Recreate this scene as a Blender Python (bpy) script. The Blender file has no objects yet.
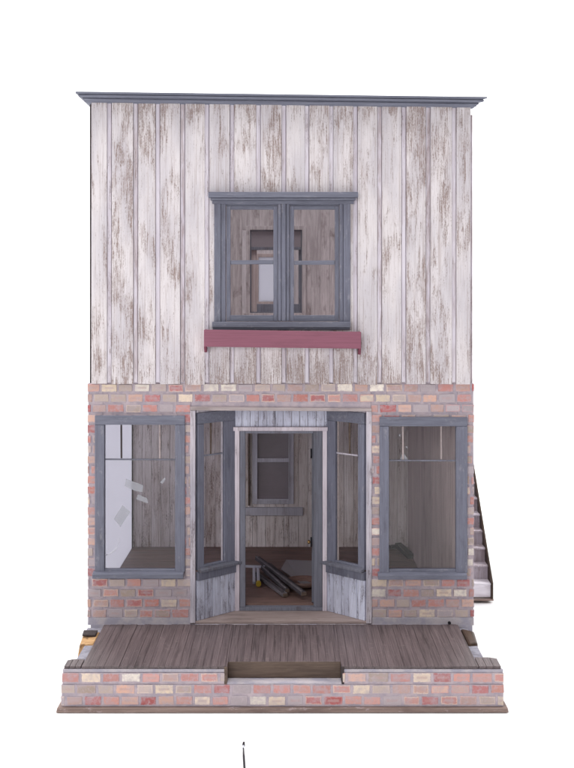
import bpy, bmesh, math, random
from mathutils import Vector, Matrix
R = math.radians
random.seed(7)
sc = bpy.context.scene
COL = sc.collection

# ------------------------------------------------------------------ camera, world, lamps, exposure
# The model is a 1:12 dolls' house.  All lengths below are millimetres (written as metres through MM).
# Heights are measured from the lens height; the table is 375 mm below it.
MM = 0.001
TABLE = 375.0
cd = bpy.data.cameras.new("camera"); cam = bpy.data.objects.new("camera", cd); COL.objects.link(cam)
cam.location = (0, -1.2, TABLE*MM); cam.rotation_euler = (R(90), 0, 0)
cd.sensor_fit = 'VERTICAL'; cd.sensor_height = 24; cd.lens = 37.5
cd.shift_y = -94/768; cd.shift_x = -1/768
cd.clip_start = 0.01; cd.clip_end = 50
sc.camera = cam

w = bpy.data.worlds.new("World"); sc.world = w; w.use_nodes = True
bg = w.node_tree.nodes['Background']; bg.inputs[0].default_value = (0.97, 0.97, 1.0, 1); bg.inputs[1].default_value = 0.30

def area(name, loc, target, size, power, col=(1, 1, 1)):
    l = bpy.data.lights.new(name, 'AREA'); l.shape = 'RECTANGLE'; l.size = size[0]; l.size_y = size[1]
    l.energy = power; l.color = col
    o = bpy.data.objects.new(name, l); COL.objects.link(o); o.location = loc
    d = Vector(target) - Vector(loc); o.rotation_euler = d.to_track_quat('-Z', 'Y').to_euler()
    return o
area("overhead_softbox", (-0.15, -0.55, 2.2), (0, -0.35, 0.0), (1.1, 0.8), 28)
area("front_softbox", (-0.7, -2.0, 0.75), (0, 0, 0.3), (0.6, 0.5), 12.5)
area("backdrop_fill", (0, 1.7, 2.2), (0, 2.6, 0.2), (3.0, 0.8), 60)  # added lamp that whitens the paper sweep
area("side_fill", (-1.5, 0.2, 0.75), (0, 0.2, 0.2), (0.9, 0.9), 30)  # added lamp, lights the frosted sheet from outside
area("right_fill", (1.9, 0.5, 1.5), (0.5, 0.2, 0.0), (1.2, 1.2), 40)  # added lamp that washes out the shadow right of the house
sc.view_settings.view_transform = 'Standard'; sc.view_settings.look = 'None'
sc.view_settings.exposure = 0; sc.view_settings.gamma = 1
sc.cycles.max_bounces = 8; sc.cycles.diffuse_bounces = 5; sc.cycles.transparent_max_bounces = 16
sc.cycles.use_denoising = True

# ------------------------------------------------------------------ node helpers
class NT:
    def __init__(s, name):
        s.m = bpy.data.materials.new(name); s.m.use_nodes = True
        s.t = s.m.node_tree; s.t.nodes.clear()
        s.out = s.t.nodes.new('ShaderNodeOutputMaterial')
        s.co = s.t.nodes.new('ShaderNodeTexCoord')
        a = s.t.nodes.new('ShaderNodeAttribute'); a.attribute_name = 'rnd'; s.rnd = a.outputs['Color']
        sp = s.n('ShaderNodeSeparateColor', Color=s.rnd); s.r1, s.r2, s.r3 = sp.outputs[0], sp.outputs[1], sp.outputs[2]
    def n(s, typ, **kw):
        nd = s.t.nodes.new(typ)
        for k, v in kw.items():
            k = k.replace('_', ' ')
            s.put(nd.inputs[k], v)
        return nd
    def put(s, inp, v):
        if isinstance(v, bpy.types.NodeSocket): s.t.links.new(v, inp)
        else: inp.default_value = v
    def math(s, op, a, b=0.0, clamp=False):
        nd = s.t.nodes.new('ShaderNodeMath'); nd.operation = op; nd.use_clamp = clamp
        s.put(nd.inputs[0], a); s.put(nd.inputs[1], b); return nd.outputs[0]
    def vec(s, scale, jitter=300.0):
        """object position in mm times scale, moved by a random amount per board"""
        a = s.t.nodes.new('ShaderNodeVectorMath'); a.operation = 'MULTIPLY'
        s.put(a.inputs[0], s.co.outputs['Object']); a.inputs[1].default_value = [1000*c for c in scale]
        b = s.t.nodes.new('ShaderNodeVectorMath'); b.operation = 'MULTIPLY_ADD'
        s.put(b.inputs[0], s.rnd); b.inputs[1].default_value = (jitter,)*3; s.put(b.inputs[2], a.outputs[0])
        return b.outputs[0]
    def noise(s, v, detail=4, rough=.6, dist=0.0, scale=1.0):
        nd = s.n('ShaderNodeTexNoise', Vector=v, Scale=scale, Detail=detail, Roughness=rough, Distortion=dist)
        return nd.outputs[0]
    def ramp(s, f, a, b):
        nd = s.t.nodes.new('ShaderNodeMapRange'); nd.interpolation_type = 'SMOOTHSTEP'
        s.put(nd.inputs[0], f); nd.inputs[1].default_value = a; nd.inputs[2].default_value = b
        return nd.outputs[0]
    def mix(s, f, a, b, mode='MIX'):
        nd = s.t.nodes.new('ShaderNodeMix'); nd.data_type = 'RGBA'; nd.blend_type = mode
        s.put(nd.inputs[0], f)
        for i, v in ((6, a), (7, b)):
            if isinstance(v, tuple) and len(v) == 3: v = v + (1,)
            s.put(nd.inputs[i], v)
        return nd.outputs[2]
    def bsdf(s, col, rough=.75, bump=None, bstr=.4, dist=.3, spec=.3, **kw):
        p = s.n('ShaderNodeBsdfPrincipled', Roughness=rough)
        s.put(p.inputs['Base Color'], col if not (isinstance(col, tuple) and len(col) == 3) else col+(1,))
        p.inputs['Specular IOR Level'].default_value = spec
        for k, v in kw.items(): s.put(p.inputs[k.replace('_', ' ')], v)
        if bump is not None:
            b = s.n('ShaderNodeBump', Strength=bstr, Distance=dist*MM, Height=bump)
            s.put(p.inputs['Normal'], b.outputs[0])
        s.put(s.out.inputs[0], p.outputs[0]); return s.m

def srgb(r, g, b):
    f = lambda c: (c/255/12.92) if c/255 <= .04045 else ((c/255+.055)/1.055)**2.4
    return (f(r), f(g), f(b))

def peeling(name, paint, tint, wood, dark, amount=.5, patch=.045, grain=1.0, rough=.8, fine=.5, drip=False, bare=0, soft=.85):
    """white paint worn off along the grain: soft rubbed zones, thin vertical flakes, hairline grain"""
    t = NT(name)
    big = t.noise(t.vec((patch*1.5, patch*1.5, patch*.5)), 4, .6, .5)
    mid = t.noise(t.vec((.26*grain, .26*grain, .035*grain)), 5, .65, .4)
    flake = t.noise(t.vec((1.25*grain, 1.25*grain, .05*grain)), 6, .75, .25)
    line = t.noise(t.vec((.7*grain, .7*grain, .009*grain)), 5, .7, .2)
    hair = t.noise(t.vec((2.4*grain, 2.4*grain, .05*grain)), 4, .7)
    speck = t.noise(t.vec((1.5*grain, 1.5*grain, .5*grain)), 4, .75)
    zone = t.ramp(t.math('ADD', t.math('ADD', t.math('MULTIPLY', big, .6), t.math('MULTIPLY', mid, .4)), t.math('MULTIPLY', t.math('SUBTRACT', t.r2, .5), .07)), .44, .62)
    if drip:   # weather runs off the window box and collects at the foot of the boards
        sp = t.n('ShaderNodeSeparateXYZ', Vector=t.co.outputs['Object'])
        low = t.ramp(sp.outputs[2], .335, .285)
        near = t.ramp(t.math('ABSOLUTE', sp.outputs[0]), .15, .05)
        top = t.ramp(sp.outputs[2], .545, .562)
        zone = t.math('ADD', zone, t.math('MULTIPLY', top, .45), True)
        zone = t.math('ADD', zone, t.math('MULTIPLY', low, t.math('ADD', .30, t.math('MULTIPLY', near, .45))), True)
    thr = t.math('SUBTRACT', .665 - .12*(amount-.5), t.math('MULTIPLY', zone, .105))
    mixn = t.math('ADD', t.math('MULTIPLY', flake, .62), t.math('MULTIPLY', speck, .38))
    worn = t.ramp(t.math('SUBTRACT', mixn, thr), -.035, .045)
    rub = t.math('MULTIPLY', zone, t.ramp(hair, .36, .66))
    tone = t.noise(t.vec((.05, .05, .012)), 3, .5)
    base = t.mix(t.ramp(tone, .35, .65), paint, tint)
    base = t.mix(t.math('MULTIPLY', t.ramp(hair, .46, .70), fine*.55), base, wood)
    base = t.mix(t.math('MULTIPLY', rub, .44), base, wood)
    if bare: base = t.mix(t.math('MULTIPLY', t.math('MULTIPLY', t.ramp(t.r3, .45, 1.0), t.ramp(mid, .35, .6)), bare), base, wood)
    wc = t.mix(t.ramp(hair, .38, .6), dark, wood)
    base = t.mix(t.math('MULTIPLY', t.ramp(line, .55, .61), .36), base, wood)
    c = t.mix(t.math('MULTIPLY', worn, soft), base, wc)
    h = t.math('SUBTRACT', t.math('MULTIPLY', hair, .35), t.math('MULTIPLY', worn, .6))
    return t.bsdf(c, rough, h, .45, .35, .25)

def stained(name, c1, c2, dark, sx=.5, sz=.02, stain=.4, axis=2, rough=.75, bstr=.3, spec=.25, wear=None, wearamt=0.0, board=.25):
    """bare or thinly stained wood, grain along one axis, tone changing per board"""
    t = NT(name)
    sc_ = [sx]*3; sc_[axis] = sz
    g = t.noise(t.vec(tuple(sc_)), 6, .68, .4)
    sc2 = [sx*.13]*3; sc2[axis] = sz*.9
    b = t.noise(t.vec(tuple(sc2)), 4, .6, .3)
    c = t.mix(t.ramp(g, .35, .65), c1, c2)
    c = t.mix(t.math('MULTIPLY', t.ramp(b, .52, .72), stain), c, dark)
    v = t.math('ADD', 1-board*.5, t.math('MULTIPLY', t.r3, board))
    hs = t.n('ShaderNodeHueSaturation', Color=c); t.put(hs.inputs['Value'], v); c = hs.outputs[0]
    if wear:
        wn = t.noise(t.vec((.16 if axis != 0 else .06, .16, .16 if axis != 2 else .06)), 7, .8)
        c = t.mix(t.math('MULTIPLY', t.ramp(wn, .56, .66), wearamt), c, wear)
    return t.bsdf(c, rough, g, bstr, .3, spec)

M = {}
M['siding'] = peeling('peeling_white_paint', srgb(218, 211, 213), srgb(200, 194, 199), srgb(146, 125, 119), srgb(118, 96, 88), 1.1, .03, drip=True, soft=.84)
M['siding_gap'] = peeling('greyed_white_batten', srgb(212, 205, 214), srgb(198, 190, 201), srgb(150, 132, 130), srgb(102, 88, 86), .7, bare=.6)
M['bay_white'] = peeling('cracked_white_paint', srgb(205, 207, 224), srgb(188, 190, 208), srgb(120, 112, 122), srgb(66, 60, 70), .95, .09, 1.0, fine=1.1)
M['post_white'] = peeling('worn_white_post', srgb(202, 194, 202), srgb(170, 166, 178), srgb(128, 116, 118), srgb(92, 82, 86), .9, .06, .8, fine=1.2)
M['trim_white'] = peeling('scuffed_white_trim', srgb(212, 202, 210), srgb(194, 184, 194), srgb(140, 124, 126), srgb(104, 90, 90), .6, .05, .8)
M['beige'] = stained('weathered_beige_wood', srgb(168, 156, 156), srgb(150, 138, 138), srgb(112, 100, 98), .9, .03, .5, 0)
M['grey'] = stained('slate_grey_paint', srgb(112, 113, 128), srgb(98, 98, 112), srgb(76, 76, 88), .7, .03, .45, 2, .6, .2, .35, srgb(150, 146, 152), .5, .10)
M['greyh'] = stained('slate_grey_paint_across', srgb(112, 113, 127), srgb(97, 98, 112), srgb(76, 76, 88), .7, .03, .45, 0, .6, .2, .35, srgb(150, 146, 152), .5, .10)
M['jamb'] = stained('grey_washed_jamb', srgb(116, 116, 128), srgb(98, 98, 108), srgb(78, 70, 72), .8, .03, .6, 2, .7, .3)
M['cornice'] = stained('cornice_grey', srgb(110, 112, 126), srgb(96, 98, 112), srgb(66, 70, 82), .6, .02, .4, 0, .55, .2, .4, None, 0, .1)
M['mauve'] = stained('mauve_paint', srgb(138, 84, 102), srgb(128, 78, 94), srgb(110, 66, 80), .6, .02, .35, 0, .6, .15, .35, None, 0, .08)
M['mauve_dark'] = stained('maroon_paint', srgb(120, 66, 82), srgb(96, 52, 64), srgb(66, 40, 46), .6, .05, .5, 2)
M['deck'] = stained('dark_worn_deck', srgb(108, 94, 95), srgb(66, 54, 56), srgb(42, 34, 34), 2.2, .012, .7, 1, .5, .5, .5, srgb(134, 120, 118), .4, .16)
M['tread'] = stained('greyed_landing_wood', srgb(158, 142, 138), srgb(130, 114, 110), srgb(96, 82, 80), .9, .03, .5, 0, .65, .3)
M['brown'] = stained('plain_brown_wood', srgb(102, 86, 76), srgb(84, 70, 62), srgb(60, 48, 42), .5, .03, .5, 0, .6, .2)
M['baseb'] = stained('base_board_wood', srgb(150, 130, 122), srgb(124, 104, 97), srgb(92, 74, 70), .9, .02, .6, 0, .65, .3, .3, srgb(196, 180, 184), .5)
M['floor'] = stained('brown_shop_floor', srgb(124, 98, 90), srgb(102, 80, 74), srgb(74, 56, 51), .5, .02, .6, 0, .5, .2, .3, None, 0, .2)
M['raw'] = stained('dark_raw_edge', srgb(70, 60, 60), srgb(48, 42, 44), srgb(30, 26, 28), .8, .05, .5, 2)
M['orange'] = stained('split_yellow_wood', srgb(198, 160, 116), srgb(150, 112, 76), srgb(70, 48, 36), .6, .12, .9, 0, .8, .8)
M['rearwall'] = stained('grey_rear_room_boards', srgb(206, 198, 202), srgb(180, 172, 176), srgb(120, 108, 108), .45, .03, .5, 2)
M['inwall'] = stained('whitewashed_brown_boards', srgb(196, 187, 189), srgb(166, 156, 158), srgb(100, 86, 84), .45, .03, .75, 2, .8, .3, .2, srgb(206, 196, 198), .3, .15)
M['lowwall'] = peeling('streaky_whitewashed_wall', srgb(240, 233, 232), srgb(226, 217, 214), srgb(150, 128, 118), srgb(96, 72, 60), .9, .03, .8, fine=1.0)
M['inbrown'] = stained('grey_brown_partition', srgb(190, 174, 173), srgb(166, 150, 149), srgb(108, 94, 92), .4, .015, .45, 2, .8, .3, .2, None, 0, .15)
M['palegrey'] = stained('pale_grey_casing', srgb(208, 206, 216), srgb(190, 188, 198), srgb(148, 138, 140), .6, .03, .5, 2)
M['dull'] = stained('dull_grey_timber', srgb(132, 126, 130), srgb(106, 100, 103), srgb(76, 68, 66), .7, .03, .5, 1)
M['dulld'] = stained('dark_grey_timber', srgb(92, 86, 90), srgb(74, 68, 72), srgb(52, 46, 46), .7, .03, .5, 1)
M['steps'] = stained('white_stair_paint', srgb(238, 234, 240), srgb(222, 216, 224), srgb(180, 170, 172), .5, .03, .4, 0, .7, .2)
M['dark_brown'] = stained('dark_brown_stain', srgb(76, 58, 46), srgb(58, 44, 36), srgb(38, 28, 24), .4, .03, .5, 1, .5, .2)
t = NT('grey_mortar'); nz = t.noise(t.vec((.12,)*3), 5, .6); nf = t.noise(t.vec((.9,)*3), 4, .7)
c = t.mix(t.ramp(nz, .35, .65), srgb(180, 166, 172), srgb(158, 149, 159)); c = t.mix(t.math('MULTIPLY', t.ramp(nf, .5, .7), .4), c, srgb(190, 168, 168))
M['mortar'] = t.bsdf(c, .9, nf, .5, .5, .15)
t = NT('grey_ledge_plaster'); nz = t.noise(t.vec((.15,)*3), 5, .65); M['ledge'] = t.bsdf(t.mix(t.ramp(nz, .35, .65), srgb(150, 148, 158), srgb(124, 120, 130)), .9, nz, .6, .6, .15)
t = NT('pale_plaster'); nz = t.noise(t.vec((.08,)*3), 5, .6); nf = t.noise(t.vec((.8,)*3), 4, .7)
c = t.mix(t.ramp(nz, .35, .65), srgb(178, 170, 174), srgb(154, 150, 162)); c = t.mix(t.math('MULTIPLY', t.ramp(nf, .5, .7), .4), c, srgb(150, 140, 146))
M['plaster'] = t.bsdf(c, .9, nf, .6, .6, .15)
# brick: own colour per brick, chalky rims, smudged face
t = NT('painted_brick')
at = t.t.nodes.new('ShaderNodeAttribute'); at.attribute_name = 'tone'
uv = t.t.nodes.new('ShaderNodeUVMap'); uv.uv_map = 'UVMap'
sx = t.n('ShaderNodeSeparateXYZ', Vector=uv.outputs[0])
ax = t.math('ABSOLUTE', t.math('SUBTRACT', sx.outputs[0], .5)); ay = t.math('ABSOLUTE', t.math('SUBTRACT', sx.outputs[1], .5))
ax = t.math('SUBTRACT', ax, .22)   # bricks are twice as long as high
ed = t.math('MAXIMUM', t.math('MULTIPLY', ax, 1.7), ay)
n1 = t.noise(t.vec((.28,)*3), 5, .65, .4); n2 = t.noise(t.vec((1.0,)*3), 5, .7)
ed = t.math('ADD', ed, t.math('MULTIPLY', t.math('SUBTRACT', n1, .5), .35))
rim = t.math('MULTIPLY', t.ramp(ed, .30, .42), t.ramp(t.r2, .50, .75))
core = t.math('MULTIPLY', t.ramp(t.math('MULTIPLY', ed, -1.0), -.20, -.05), t.ramp(t.r1, .55, .7))
rimc = t.mix(t.ramp(t.r3, .35, .65), srgb(226, 204, 186), srgb(200, 140, 136))
c = t.mix(t.math('MULTIPLY', rim, .6), at.outputs['Color'], rimc)
c = t.mix(t.math('MULTIPLY', core, .6), c, srgb(176, 150, 148))
c = t.mix(t.math('MULTIPLY', t.ramp(n1, .46, .66), .45), c, srgb(182, 166, 172))
c = t.mix(t.math('MULTIPLY', t.ramp(n2, .55, .7), .35), c, srgb(130, 104, 104))
n3 = t.noise(t.vec((.11,)*3, 0), 4, .6); c = t.mix(t.math('MULTIPLY', t.ramp(n3, .45, .65), .45), c, srgb(168, 156, 162))
smear = t.ramp(t.math('ADD', ed, t.math('MULTIPLY', t.math('SUBTRACT', n2, .5), .45)), .40, .50)
c = t.mix(t.math('MULTIPLY', smear, .85), c, srgb(170, 158, 165))
M['brick'] = t.bsdf(c, .85, n2, .5, .4, .2)

def glass(name, tint, opac, film=None):
    t = NT(name)
    tr = t.n('ShaderNodeBsdfTransparent', Color=tint+(1,)); gl = t.n('ShaderNodeBsdfGlossy', Roughness=.04)
    lw = t.n('ShaderNodeLayerWeight', Blend=.5); fr_ = t.math('ADD', .018, t.math('MULTIPLY', t.math('POWER', lw.outputs['Facing'], 5.0), .8))
    m1 = t.t.nodes.new('ShaderNodeMixShader'); t.put(m1.inputs[0], fr_); t.put(m1.inputs[1], tr.outputs[0]); t.put(m1.inputs[2], gl.outputs[0])
    df = t.n('ShaderNodeBsdfDiffuse', Color=(film or (.55, .50, .52))+(1,))
    dust = t.noise(t.vec((.03,)*3), 5, .65)
    f = t.math('MULTIPLY', t.ramp(dust, .3, .75), opac)
    m2 = t.t.nodes.new('ShaderNodeMixShader'); t.put(m2.inputs[0], f); t.put(m2.inputs[1], m1.outputs[0]); t.put(m2.inputs[2], df.outputs[0])
    t.put(t.out.inputs[0], m2.outputs[0]); return t.m
M['glass'] = glass('dusty_glass', (.985, .98, .985), .014)
M['grey_glazing'] = stained('opaque_grey_glazing', srgb(134, 124, 130), srgb(130, 120, 126), srgb(122, 113, 119), .05, .05, .3, 2, .35, 0, .5, None, 0, 0)
t = NT('clear_tape'); tr = t.n('ShaderNodeBsdfTransparent'); df = t.n('ShaderNodeBsdfDiffuse', Color=(.42, .42, .46, 1))
mx = t.t.nodes.new('ShaderNodeMixShader'); mx.inputs[0].default_value = .5; t.put(mx.inputs[1], tr.outputs[0]); t.put(mx.inputs[2], df.outputs[0]); t.put(t.out.inputs[0], mx.outputs[0]); M['tape'] = t.m
t = NT('frosted_white_sheet'); d1 = t.n('ShaderNodeBsdfDiffuse', Color=(.54, .535, .575, 1)); d2 = t.n('ShaderNodeBsdfTranslucent', Color=(.54, .535, .58, 1))
mx = t.t.nodes.new('ShaderNodeMixShader'); mx.inputs[0].default_value = .85; t.put(mx.inputs[1], d1.outputs[0]); t.put(mx.inputs[2], d2.outputs[0]); t.put(t.out.inputs[0], mx.outputs[0]); M['frost'] = t.m
t = NT('aged_brass'); M['brass'] = t.bsdf((.5, .32, .14), .45, None, Metallic=1.0)
t = NT('black_metal'); M['black'] = t.bsdf((.012, .010, .014), .45)
t = NT('white_plastic'); M['plastic'] = t.bsdf(srgb(205, 205, 215), .4)
t = NT('yellow_tip'); M['yellow'] = t.bsdf(srgb(215, 185, 60), .5)
t = NT('clear_sheet_grey'); M['sheet'] = t.bsdf(srgb(136, 132, 138), .3, None, spec=.6)
t = NT('white_paper_sweep'); nz = t.noise(t.vec((.004,)*3), 3, .5)
M['sweep'] = t.bsdf(t.mix(nz, (.93, .93, .93), (.95, .95, .95)), .9, None, spec=.1)

# ------------------------------------------------------------------ mesh helpers
def Z(v): return v + TABLE          # height from lens height -> height above the table

class MB:
    def __init__(s):
        s.bm = bmesh.new(); s.c = s.bm.loops.layers.float_color.new('rnd'); s.tone = s.bm.loops.layers.float_color.new('tone')
        s.uv = s.bm.loops.layers.uv.new('UVMap'); s.mats = []
    def mi(s, m):
        if m not in s.mats: s.mats.append(m)
        return s.mats.index(m)
    def hexa(s, P, mat, tone=(1, 1, 1), rnd=None, uvbox=None):
        """P: 8 points, bottom 4 (ccw from above) then top 4"""
        v = [s.bm.verts.new([c*MM for c in p]) for p in P]
        rnd = rnd or (random.random(), random.random(), random.random())
        i = s.mi(mat)
        for q in ((3, 2, 1, 0), (4, 5, 6, 7), (0, 1, 5, 4), (1, 2, 6, 5), (2, 3, 7, 6), (3, 0, 4, 7)):
            f = s.bm.faces.new([v[k] for k in q]); f.material_index = i
            for l in f.loops:
                l[s.c] = (*rnd, 1); l[s.tone] = (*tone, 1)
                if uvbox:
                    x0, x1, z0, z1 = uvbox
                    l[s.uv].uv = ((l.vert.co.x/MM-x0)/(x1-x0), (l.vert.co.z/MM-z0)/(z1-z0))
        return v
    def box(s, x0, x1, y0, y1, z0, z1, mat, jit=0, **kw):
        j = (lambda: random.uniform(-jit, jit)) if jit else (lambda: 0)
        P = [(x+j(), y, z+j()) for z in (z0, z1) for x, y in ((x0, y0), (x1, y0), (x1, y1), (x0, y1))]
        return s.hexa(P, mat, **kw)
    def bar(s, a, b, wid, thk, mat, up=(0, 0, 1), **kw):
        """a square bar between two points"""
        a = Vector(a); b = Vector(b); d = (b-a).normalized(); sd = d.cross(Vector(up)).normalized(); u = sd.cross(d)
        P = [tuple(a+sd*sx*wid/2+u*sz*thk/2) if k == 0 else tuple(b+sd*sx*wid/2+u*sz*thk/2)
             for sz in (-1, 1) for sx, k in ((-1, 0), (1, 0), (1, 1), (-1, 1))]
        return s.hexa(P, mat, **kw)
    def tube(s, pts, r, mat, n=8):
        i = s.mi(mat); rings = []
        for k, p in enumerate(pts):
            p = Vector(p); a = Vector(pts[max(k-1, 0)]); b = Vector(pts[min(k+1, len(pts)-1)])
            d = (b-a).normalized(); sd = d.orthogonal().normalized() if k == 0 else (s._sd - d*s._sd.dot(d)).normalized()
            s._sd = sd; u = d.cross(sd); rr = r[k] if isinstance(r, (list, tuple)) else r
            rings.append([s.bm.verts.new((p+(sd*math.cos(2*math.pi*q/n)+u*math.sin(2*math.pi*q/n))*rr)*MM) for q in range(n)])
        rnd = [random.random() for _ in range(3)]
        fs = []
        for A, B in zip(rings, rings[1:]):
            for q in range(n): fs.append(s.bm.faces.new((A[q], A[(q+1) % n], B[(q+1) % n], B[q])))
        fs.append(s.bm.faces.new(rings[0][::-1])); fs.append(s.bm.faces.new(rings[-1]))
        for f in fs:
            f.material_index = i; f.smooth = len(f.verts) == 4
            for l in f.loops: l[s.c] = (*rnd, 1); l[s.tone] = (1, 1, 1, 1)
    def prism(s, prof, x0, x1, mat, axis='x', ends=None):
        """extrude a closed profile [(y,z)] along x (or [(x,z)] along y)"""
        i = s.mi(mat); rnd = [random.random() for _ in range(3)]
        def P(t, p): return (t, p[0], p[1]) if axis == 'x' else (p[0], t, p[1])
        e0 = ends[0] if ends else (lambda p: x0); e1 = ends[1] if ends else (lambda p: x1)
        A = [s.bm.verts.new(Vector(P(e0(p), p))*MM) for p in prof]; B = [s.bm.verts.new(Vector(P(e1(p), p))*MM) for p in prof]
        fs = [s.bm.faces.new(A), s.bm.faces.new(B[::-1])]
        for q in range(len(prof)):
            r = (q+1) % len(prof); fs.append(s.bm.faces.new((A[r], A[q], B[q], B[r])))
        for f in fs:
            f.material_index = i
            for l in f.loops: l[s.c] = (*rnd, 1); l[s.tone] = (1, 1, 1, 1)
    def build(s, name, parent=None, bevel=.35, xf=None, origin=None):
        if xf is not None: bmesh.ops.transform(s.bm, matrix=xf, verts=s.bm.verts)
        if origin is not None: bmesh.ops.translate(s.bm, vec=-Vector(origin)*MM, verts=s.bm.verts)
        bmesh.ops.recalc_face_normals(s.bm, faces=s.bm.faces)
        me = bpy.data.meshes.new(name); s.bm.to_mesh(me); s.bm.free()
        for m in s.mats: me.materials.append(M[m])
        o = bpy.data.objects.new(name, me); COL.objects.link(o)
        if origin is not None: o.location = Vector(origin)*MM
        if parent: o.parent = parent
        if bevel:
            b = o.modifiers.new('bevel', 'BEVEL'); b.width = bevel*MM; b.segments = 2; b.limit_method = 'ANGLE'; b.angle_limit = R(40)
        return o

def one(name, parent, x0, x1, y0, y1, z0, z1, mat, bevel=.35, **kw):
    m = MB(); m.box(x0, x1, y0, y1, z0, z1, mat, **kw); return m.build(name, parent, bevel)
def tag(o, label=None, cat=None, group=None, kind=None):
    for k, v in (('label', label), ('category', cat), ('group', group), ('kind', kind)):
        if v: o[k] = v
    return o
def empty(name, loc):
    o = bpy.data.objects.new(name, None); o.empty_display_size = .02; COL.objects.link(o); o.location = Vector(loc)*MM; return o

# ------------------------------------------------------------------ the white paper sweep
bm = bmesh.new(); prof = [(-2.6, 0.0), (1.6, 0.0)]
for k in range(1, 13):
    a = math.pi/2*k/12; prof.append((1.6+1.2*math.sin(a), 1.2-1.2*math.cos(a)))
prof.append((2.8, 4.2))
A = [bm.verts.new((-3.2, y, z)) for y, z in prof]; B = [bm.verts.new((3.2, y, z)) for y, z in prof]
for k in range(len(prof)-1):
    f = bm.faces.new((A[k], B[k], B[k+1], A[k+1])); f.smooth = True
me = bpy.data.meshes.new('ground'); bm.to_mesh(me); bm.free(); me.materials.append(M['sweep'])
g = bpy.data.objects.new('ground', me); COL.objects.link(g); tag(g, kind='structure')

# ------------------------------------------------------------------ the house
H = empty('model_house', (0, 0, 0))
tag(H, 'weathered two storey model shop with peeling white boards above a brick shopfront', 'model house')
DEEP = 560            # outer depth
FL = Z(-326)          # shop floor
ROOMBACK = 322

# --- side walls, back wall, floors; roof left off so light reaches upstairs
def side(name, x0, x1, window=None):
    m = MB()
    m.box(x0, x1, 2, DEEP, Z(-334), Z(181), 'raw'); return m.build(name, H, .3)
m = MB()                                   # left wall: dark boards, but its shop part is a frosted sheet
m.box(-198.6, -197, 2.5, DEEP, Z(-86), Z(186), 'raw')
m.box(-198.6, -197, 2.5, 12, Z(-334), Z(-86), 'raw')
m.box(-198.6, -197, ROOMBACK-4, DEEP, Z(-334), Z(-86), 'raw')
m.box(-198.6, -197, 12, ROOMBACK-4, Z(-334), Z(-327), 'raw')
lw = m.build('side_wall', H, .3)
m = MB(); m.box(-199.6, -197.6, 12, ROOMBACK-4, Z(-327), Z(-86), 'frost'); m.build('frosted_sheet', lw, 0)
m = MB(); m.box(182, 185.3, 5.3, DEEP, Z(-334), Z(176), 'siding_gap'); m.build('side_wall', H, .3)
m = MB()                                   # back wall of the rear rooms, window hole upstairs
BX0, BX1, BZ0, BZ1 = -43, -1, Z(-17), Z(48)
for b in ((-197, BX0, Z(-334), Z(181)), (BX1, 182, Z(-334), Z(181)), (BX0, BX1, Z(-334), BZ0), (BX0, BX1, BZ1, Z(181))):
    m.box(b[0], b[1], DEEP-5, DEEP, b[2], b[3], 'rearwall')
m.build('back_wall', H, 0)
m = MB()
k = FL
for i in range(40):
    y0 = 5.5+i*8.2
    if y0 > ROOMBACK: break
    if y0 < 44:                             # boards end at the bay
        yb = min(y0+8, 44); f = (yb-0)/44
        m.box(-196.8, -99+44*min(1, y0/44)-2, y0, y0+8, FL-4, FL, 'floor', jit=.0); m.box(84-40*min(1, y0/44)+2, 181.8, y0, y0+8, FL-4, FL, 'floor')
    else: m.box(-196.8, 181.8, y0, y0+8, FL-4, FL+random.uniform(-.15, .15), 'floor')
m.build('floor', H, .25)
m = MB(); m.box(-196.8, 181.8, 5.2, DEEP-5.2, Z(-92), Z(-86), 'inbrown'); m.build('ceiling', H, 0)

# --- room partition at the back of the front rooms, made of boards, with two windows in it
def boards_y(m, x0, x1, z0, z1, y0, y1, mat, pitch=11.5, gap=.35, skip=()):
    x = x0
    while x < x1-.5:
        xe = min(x+pitch+random.uniform(-.8, .8), x1)
        segs = [(z0, z1)]
        for (a, b, c, d) in skip:
            if xe > a+.01 and x < b-.01:
                if x < a: xe = a                   # cut the board at the opening
                elif xe > b: xe = b
                new = []
                for s0, s1 in segs:
                    if c > s0: new.append((s0, min(c, s1)))
                    if d < s1: new.append((max(d, s0), s1))
                segs = new
        for s0, s1 in segs: m.box(x, xe-gap, y0, y1, s0, s1, mat)
        x = xe
K = 1.268
def bx(px): return (px-288)*K
def bz(py): return Z((290-py)*K)
LW = (bx(257), bx(289), bz(499), bz(425)); UW = (bx(250), bx(302), bz(313), bz(230))
m = MB()
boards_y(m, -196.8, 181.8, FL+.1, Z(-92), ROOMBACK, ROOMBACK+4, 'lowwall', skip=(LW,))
boards_y(m, -196.8, 181.8, Z(-86), Z(176), ROOMBACK, ROOMBACK+4, 'inwall', skip=(UW,))
iw = m.build('room_wall', H, .25)
def casing(m, x0, x1, z0, z1, w, y0, y1, mat, math_=None):
    m.box(x0-w, x0, y0, y1, z0-w, z1+w, mat); m.box(x1, x1+w, y0, y1, z0-w, z1+w, mat)
    m.box(x0, x1, y0, y1, z1, z1+w, math_ or mat); m.box(x0, x1, y0, y1, z0-w, z0, math_ or mat)
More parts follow.
